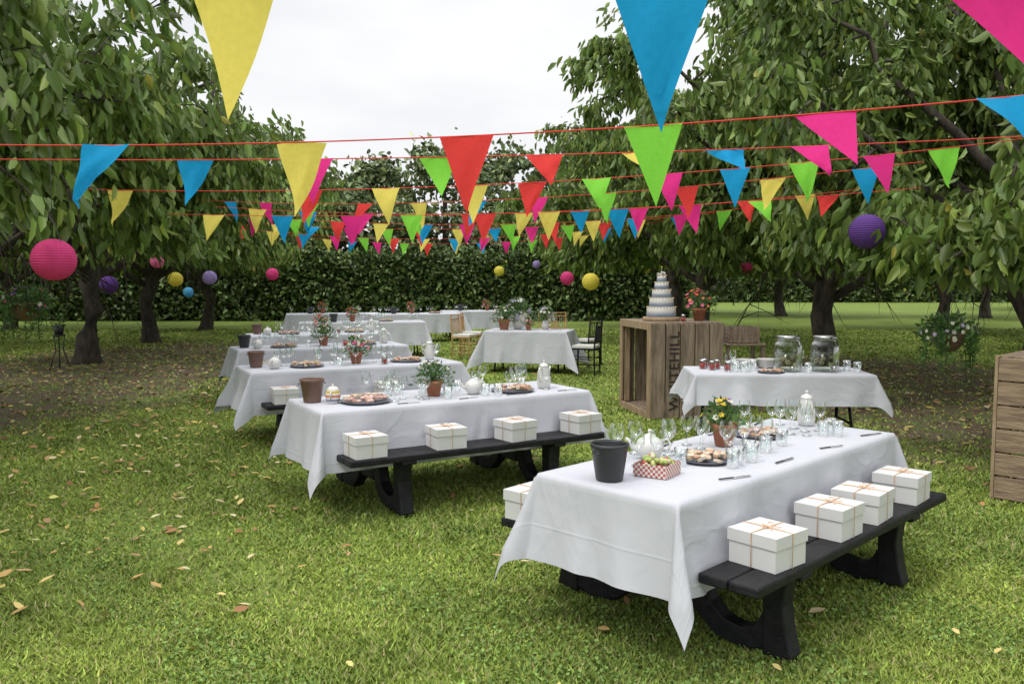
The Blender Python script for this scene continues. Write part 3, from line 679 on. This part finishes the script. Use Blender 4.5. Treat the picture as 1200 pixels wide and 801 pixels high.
PS=plates(); dt.put('plate_stack',PS,-.25,-.2); dt.put('plate_stack',PS,-.02,-.25); dt.put('pastry_platter',PL[0],-.1,.22,sc=.8)
for al,ac in((-.7,-.1),(-.62,.0),(-.55,-.12),(-.48,.05),(-.66,-.2)): dt.put('jam_jar',JJ,al,ac,sc=1.1)
for al,ac in((-.4,-.05),(-.3,.1),(.25,.25),(-.35,.2),(.7,.0),(.75,.15),(-.42,.15),(-.22,.0)): dt.put('tumbler',TU,al,ac,sc=1.1)
for al,ac in((-.5,.2),(.3,-.2),(.66,-.2),(-.38,-.2),(.22,.0)): dt.put('wine_glass',WG,al,ac)
mb=MB()
for k in range(4):
    for sy in(-1,1): mb.box((0,sy*.14,.03+k*.05),(.36,.012,.042),'wood')
for sx in(-1,1):
    for k in range(4): mb.box((sx*.186,0,.03+k*.05),(.012,.26,.042),'wood')
mb.box((0,0,.006),(.35,.26,.01),'wood'); place('small_wooden_crate',mb.mesh('small_wooden_crate'),(2.85,10.6,.86),.1)
mb2=MB()
for sx in(-1,1):
    for sy in(-1,1): mb2.box((sx*.22,sy*.16,.42),(.04,.04,.84),'wood')
mb2.box((0,0,.847),(.5,.4,.022),'wood'); place('wooden_stool',mb2.mesh('wooden_stool'),(2.85,10.6,0),.1)

def bunting(A,B,sag,flags,seed,w=.215,h=.3):
    rg=random.Random(seed); A=Vector(A);B=Vector(B); mb=MB()
    def pt(s): p=A.lerp(B,s); p.z-=4*sag*s*(1-s); return p
    mb.tube([pt(k/40) for k in range(41)],.003,'cord',5); Lg=(B-A).length
    for (s,colr,lean,swing) in flags:
        T=(pt(s+.01)-pt(s-.01)).normalized(); hs=w/2/Lg
        Nn=T.cross(Vector((0,0,1))).normalized(); D=(Vector((0,0,-1))*math.cos(swing)+Nn*math.sin(swing)+T*lean).normalized()
        n=8;vs=[];fs=[];c1=rg.uniform(-.045,.045);c2=rg.uniform(-.024,.024);ph=rg.uniform(0,6)
        idx={}
        for i in range(n+1):
            b=i/n
            for k in range(n+1-i):
                m=n-i; a=(k/m-.5) if m else 0
                base=pt(s+2*hs*(a*(1-b)))
                p=base+D*h*b+Nn*(c1*math.sin(b*3)+c2*math.sin(a*7+b*5+ph)*min(1,b*3)+(abs(a)*(1-b))**2*c1*4)
                idx[(i,k)]=len(vs);vs.append(p)
        for i in range(n):
            for k in range(n-i):
                fs.append((idx[(i,k)],idx[(i+1,k)],idx[(i,k+1)]))
                if k<n-i-1: fs.append((idx[(i,k+1)],idx[(i+1,k)],idx[(i+1,k+1)]))
        mb.add(vs,fs,'f_'+colr,True)
    return place('bunting',mb.mesh('bunting'))
bunting((-1.76,2.25,2.40),(1.2,1.54,2.22),.03,[(.04,'pink',0,0),(.3775,'yellow',.03,.1),(.696,'blue',0,-.1),(.895,'pink',.35,.35)],1)
bunting((-2.59,3.76,2.235),(1.92,3.0,2.295),.067,[(.205,'blue',-.38,.3),(.384,'yellow',-.03,.1),(.536,'red',.0,.05),(.691,'green',.05,-.05),(.825,'pink',.25,.75),(.955,'blue',.3,.5)],2)
def auto(A,B,sag,seed,sp=.78,start=.04,gust=.35,w=.205,h=.27):
    rg=random.Random(seed); L=(Vector(B)-Vector(A)).length; n=int(L/sp); k0=rg.randrange(5); fl=[]
    seq=['blue','pink','green','red','yellow'] 
    for k in range(n): 
        s=start+(k+.3+rg.uniform(-.05,.05))*sp/L
        if s<.97: fl.append((s,seq[(k0+k)%5],rg.gauss(0,.14),rg.gauss(0,gust)))
    bunting(A,B,sag,fl,seed,w,h)
bunting((-3.1,4.7,2.3),(2.9,4.5,2.40),.05,[(.23,'blue',-.1,.25),(.342,'pink',.0,.3),(.45,'green',.15,.55),(.545,'red',.15,.8),(.63,'yellow',.2,.95),(.705,'blue',.2,1.0),(.775,'pink',.25,.8)],32,.2,.26)
bunting((-3.5,6.4,2.32),(3.3,5.6,2.55),.13,[(.09,'yellow',-.2,.1),(.30,'red',.0,.4),(.385,'yellow',.1,.2),(.475,'yellow',0,.1),(.535,'red',-.1,.4),(.60,'green',.1,.6),(.67,'pink',.1,.3),(.735,'blue',0,.2),(.80,'green',.1,.1),(.87,'pink',.2,.2),(.93,'green',.1,.1)],4,.2,.27)
auto((-3.2,8.0,2.25),(3.6,7.6,2.45),.10,5,.62)
auto((-3.3,9.6,2.45),(3.7,9.2,2.6),.16,6,.6)
auto((-3.8,11.2,2.5),(3.4,11.0,2.6),.2,8,.55)
auto((-4.6,13.2,2.55),(3.2,12.8,2.65),.2,9,.55)
auto((-4.8,15.6,2.55),(2.8,15.6,2.7),.25,10,.55)
auto((-5,18.5,2.6),(2.6,18.2,2.7),.25,12,.55)
auto((-3.8,10.4,2.6),(3.0,6.3,2.5),.15,14,.7)

def lantern(c,r,k,top):
    mb=MB(); prof=[];n=44
    for i in range(n+1):
        a=math.pi*(.06+.88*i/n); rr=r*math.sin(a)*(1.0 if i%2 else .972); prof.append((rr,-r*math.cos(a)*.97))
    mb.lathe(prof,(0,0,0),'l_'+k,28)
    mb.s=[False]*len(mb.s)
    mb.tube([(0,0,-r*.2),(0,0,top-c[2])],.0025,'wire',4)
    mb.tube([(-r*.18,0,r*.95),(0,0,r*1.1),(r*.18,0,r*.95)],.002,'wire',4)
    place('paper_lantern',mb.mesh('paper_lantern'),c)
for c,r,k,top in (((-2.78,5.2,1.765),.13,'pink',2.5),((3.1,7.5,2.06),.155,'purple',2.9),((1.38,15,1.6),.155,'yellow',2.55),((-6.6,14,1.55),.15,'purple',2.6),((-5.8,14,1.93),.11,'rose',2.7),((-5.9,15,1.64),.13,'yellow',2.7),((-5.3,15,1.67),.125,'lilac',2.7),((-4.2,15,1.73),.11,'pink',2.7),((-5.3,14,1.43),.085,'blue',2.6),((1.03,16,1.66),.13,'pink',2.6),((3.05,10,2.65),.1,'yellow',3.2),((-.3,20,1.83),.12,'yellow',2.6),((5.2,19,1.9),.14,'pink',2.8),((.6,21,2.0),.1,'lilac',2.6)):
    lantern(c,r,k,top)

def basket(loc,top,cols,seed,trail):
    rg=random.Random(seed); mb=MB()
    mb.lathe([(0,-.17),(.07,-.15),(.13,-.08),(.155,0),(.16,.01),(.145,.0)],(0,0,0),'brownb',20)
    for k in range(3): a=k*2.09; mb.tube([(.155*math.cos(a),.155*math.sin(a),0),(0,0,.42)],.003,'wire',4)
    mb.tube([(0,0,.42),(0,0,top-loc[2])],.003,'wire',4)
    greens(mb,(0,0,0),.25,.17,420,rg,.05); greens(mb,(0,0,-.06),.22,.1,200,rg,.05)
    for k in range(trail):
        a=rg.uniform(0,6.28);x,y=.17*math.cos(a),.17*math.sin(a); ln=rg.uniform(.15,.42); mb.tube([(x*.8,y*.8,0),(x*1.15,y*1.15,-ln*.5),(x*1.2,y*1.2,-ln)],.003,'gr2',4)
        for j in range(12): 
            z=-ln*j/12; greens(mb,(x*1.15,y*1.15,z),.03,.03,3,rg,.045)
    for _ in range(46):
        a=rg.uniform(0,6.28);e=rg.uniform(-.3,1.4); d=Vector((math.cos(a)*math.cos(e)*.24,math.sin(a)*math.cos(e)*.24,math.sin(e)*.15)); blossom(mb,d,d,rg.uniform(.014,.025),rg.choice(cols),rg)
    place('hanging_basket',mb.mesh('hanging_basket'),loc)
basket((3.84,7.5,1.17),1.87,['p_wht','p_wht','p_lil'],1,14); basket((-4.55,8.0,1.42),2.3,['p_mag','p_wht','p_pur'],2,16)
mb=MB()
for k in range(3):
    a=k*2.09; mb.tube([(.2*math.cos(a),.2*math.sin(a),0),(.07*math.cos(a),.07*math.sin(a),.35),(.1*math.cos(a),.1*math.sin(a),.62)],.012,'wire',6)
mb.lathe([(.1,.6),(.11,.61),(.11,.63),(0,.63)],(0,0,0),'wire',16); mb.lathe([(0,.635),(.07,.635),(.1,.8),(.09,.8),(0,.78)],(0,0,0),'dark',18); greens(mb,(0,0,.8),.15,.16,160,random.Random(3),.05)
place('plant_stand',mb.mesh('plant_stand'),(-8.3,15.6,0))

# ------------------------------------------------------------------ world, sun, camera
w=bpy.data.worlds.new('World'); scn.world=w; w.use_nodes=True; nt=w.node_tree;N=nt.nodes;Lk=nt.links
bg=N['Background']; bg.inputs[1].default_value=.12
sky=N.new('ShaderNodeTexSky'); sky.sky_type='NISHITA'; sky.sun_disc=False
sv=Vector((-.45,-.35,.95)).normalized(); az=math.atan2(sv.x,sv.y); sky.sun_rotation=az%(2*math.pi); sky.sun_elevation=math.asin(sv.z)
tc=N.new('ShaderNodeTexCoord'); mp=N.new('ShaderNodeMapping'); mp.inputs['Scale'].default_value=(1,1,2.6); Lk.new(tc.outputs['Generated'],mp.inputs[0])
nz=N.new('ShaderNodeTexNoise'); nz.inputs['Scale'].default_value=2.3; nz.inputs['Detail'].default_value=4; nz.inputs['Roughness'].default_value=.55; Lk.new(mp.outputs[0],nz.inputs[0])
r=N.new('ShaderNodeMapRange'); r.inputs[1].default_value=.35;r.inputs[2].default_value=.65; Lk.new(nz.outputs[0],r.inputs[0])
cm=N.new('ShaderNodeMix'); cm.data_type='RGBA'; cm.inputs[6].default_value=(7.3,7.4,7.65,1); cm.inputs[7].default_value=(9.0,9.0,9.0,1); Lk.new(r.outputs[0],cm.inputs[0])
sx=N.new('ShaderNodeSeparateXYZ'); Lk.new(tc.outputs['Generated'],sx.inputs[0]); zr=N.new('ShaderNodeMapRange'); zr.inputs[1].default_value=.3;zr.inputs[2].default_value=1;zr.inputs[3].default_value=1;zr.inputs[4].default_value=2.3; Lk.new(sx.outputs[2],zr.inputs[0])
vm=N.new('ShaderNodeVectorMath'); vm.operation='SCALE'; Lk.new(cm.outputs[2],vm.inputs[0]); Lk.new(zr.outputs[0],vm.inputs['Scale'])
mx=N.new('ShaderNodeMix'); mx.data_type='RGBA'; mx.inputs[0].default_value=.93; Lk.new(sky.outputs[0],mx.inputs[6]); Lk.new(vm.outputs[0],mx.inputs[7]); Lk.new(mx.outputs[2],bg.inputs[0])
ld=bpy.data.lights.new('sun','SUN'); ld.energy=1.5; ld.angle=R_(14); ld.color=(1,.95,.86); lo=bpy.data.objects.new('sun',ld); col.objects.link(lo); lo.rotation_euler=sv.to_track_quat('Z','Y').to_euler(); lo.location=(0,0,20)
cd=bpy.data.cameras.new('camera'); cd.lens=30; cd.sensor_width=36; cd.clip_end=1500; cd.clip_start=.05; co=bpy.data.objects.new('camera',cd); col.objects.link(co); co.location=(0,0,1.65); co.rotation_euler=(R_(90-4.23),0,0); scn.camera=co
scn.view_settings.view_transform='Standard'; scn.view_settings.look='None'; scn.view_settings.exposure=0
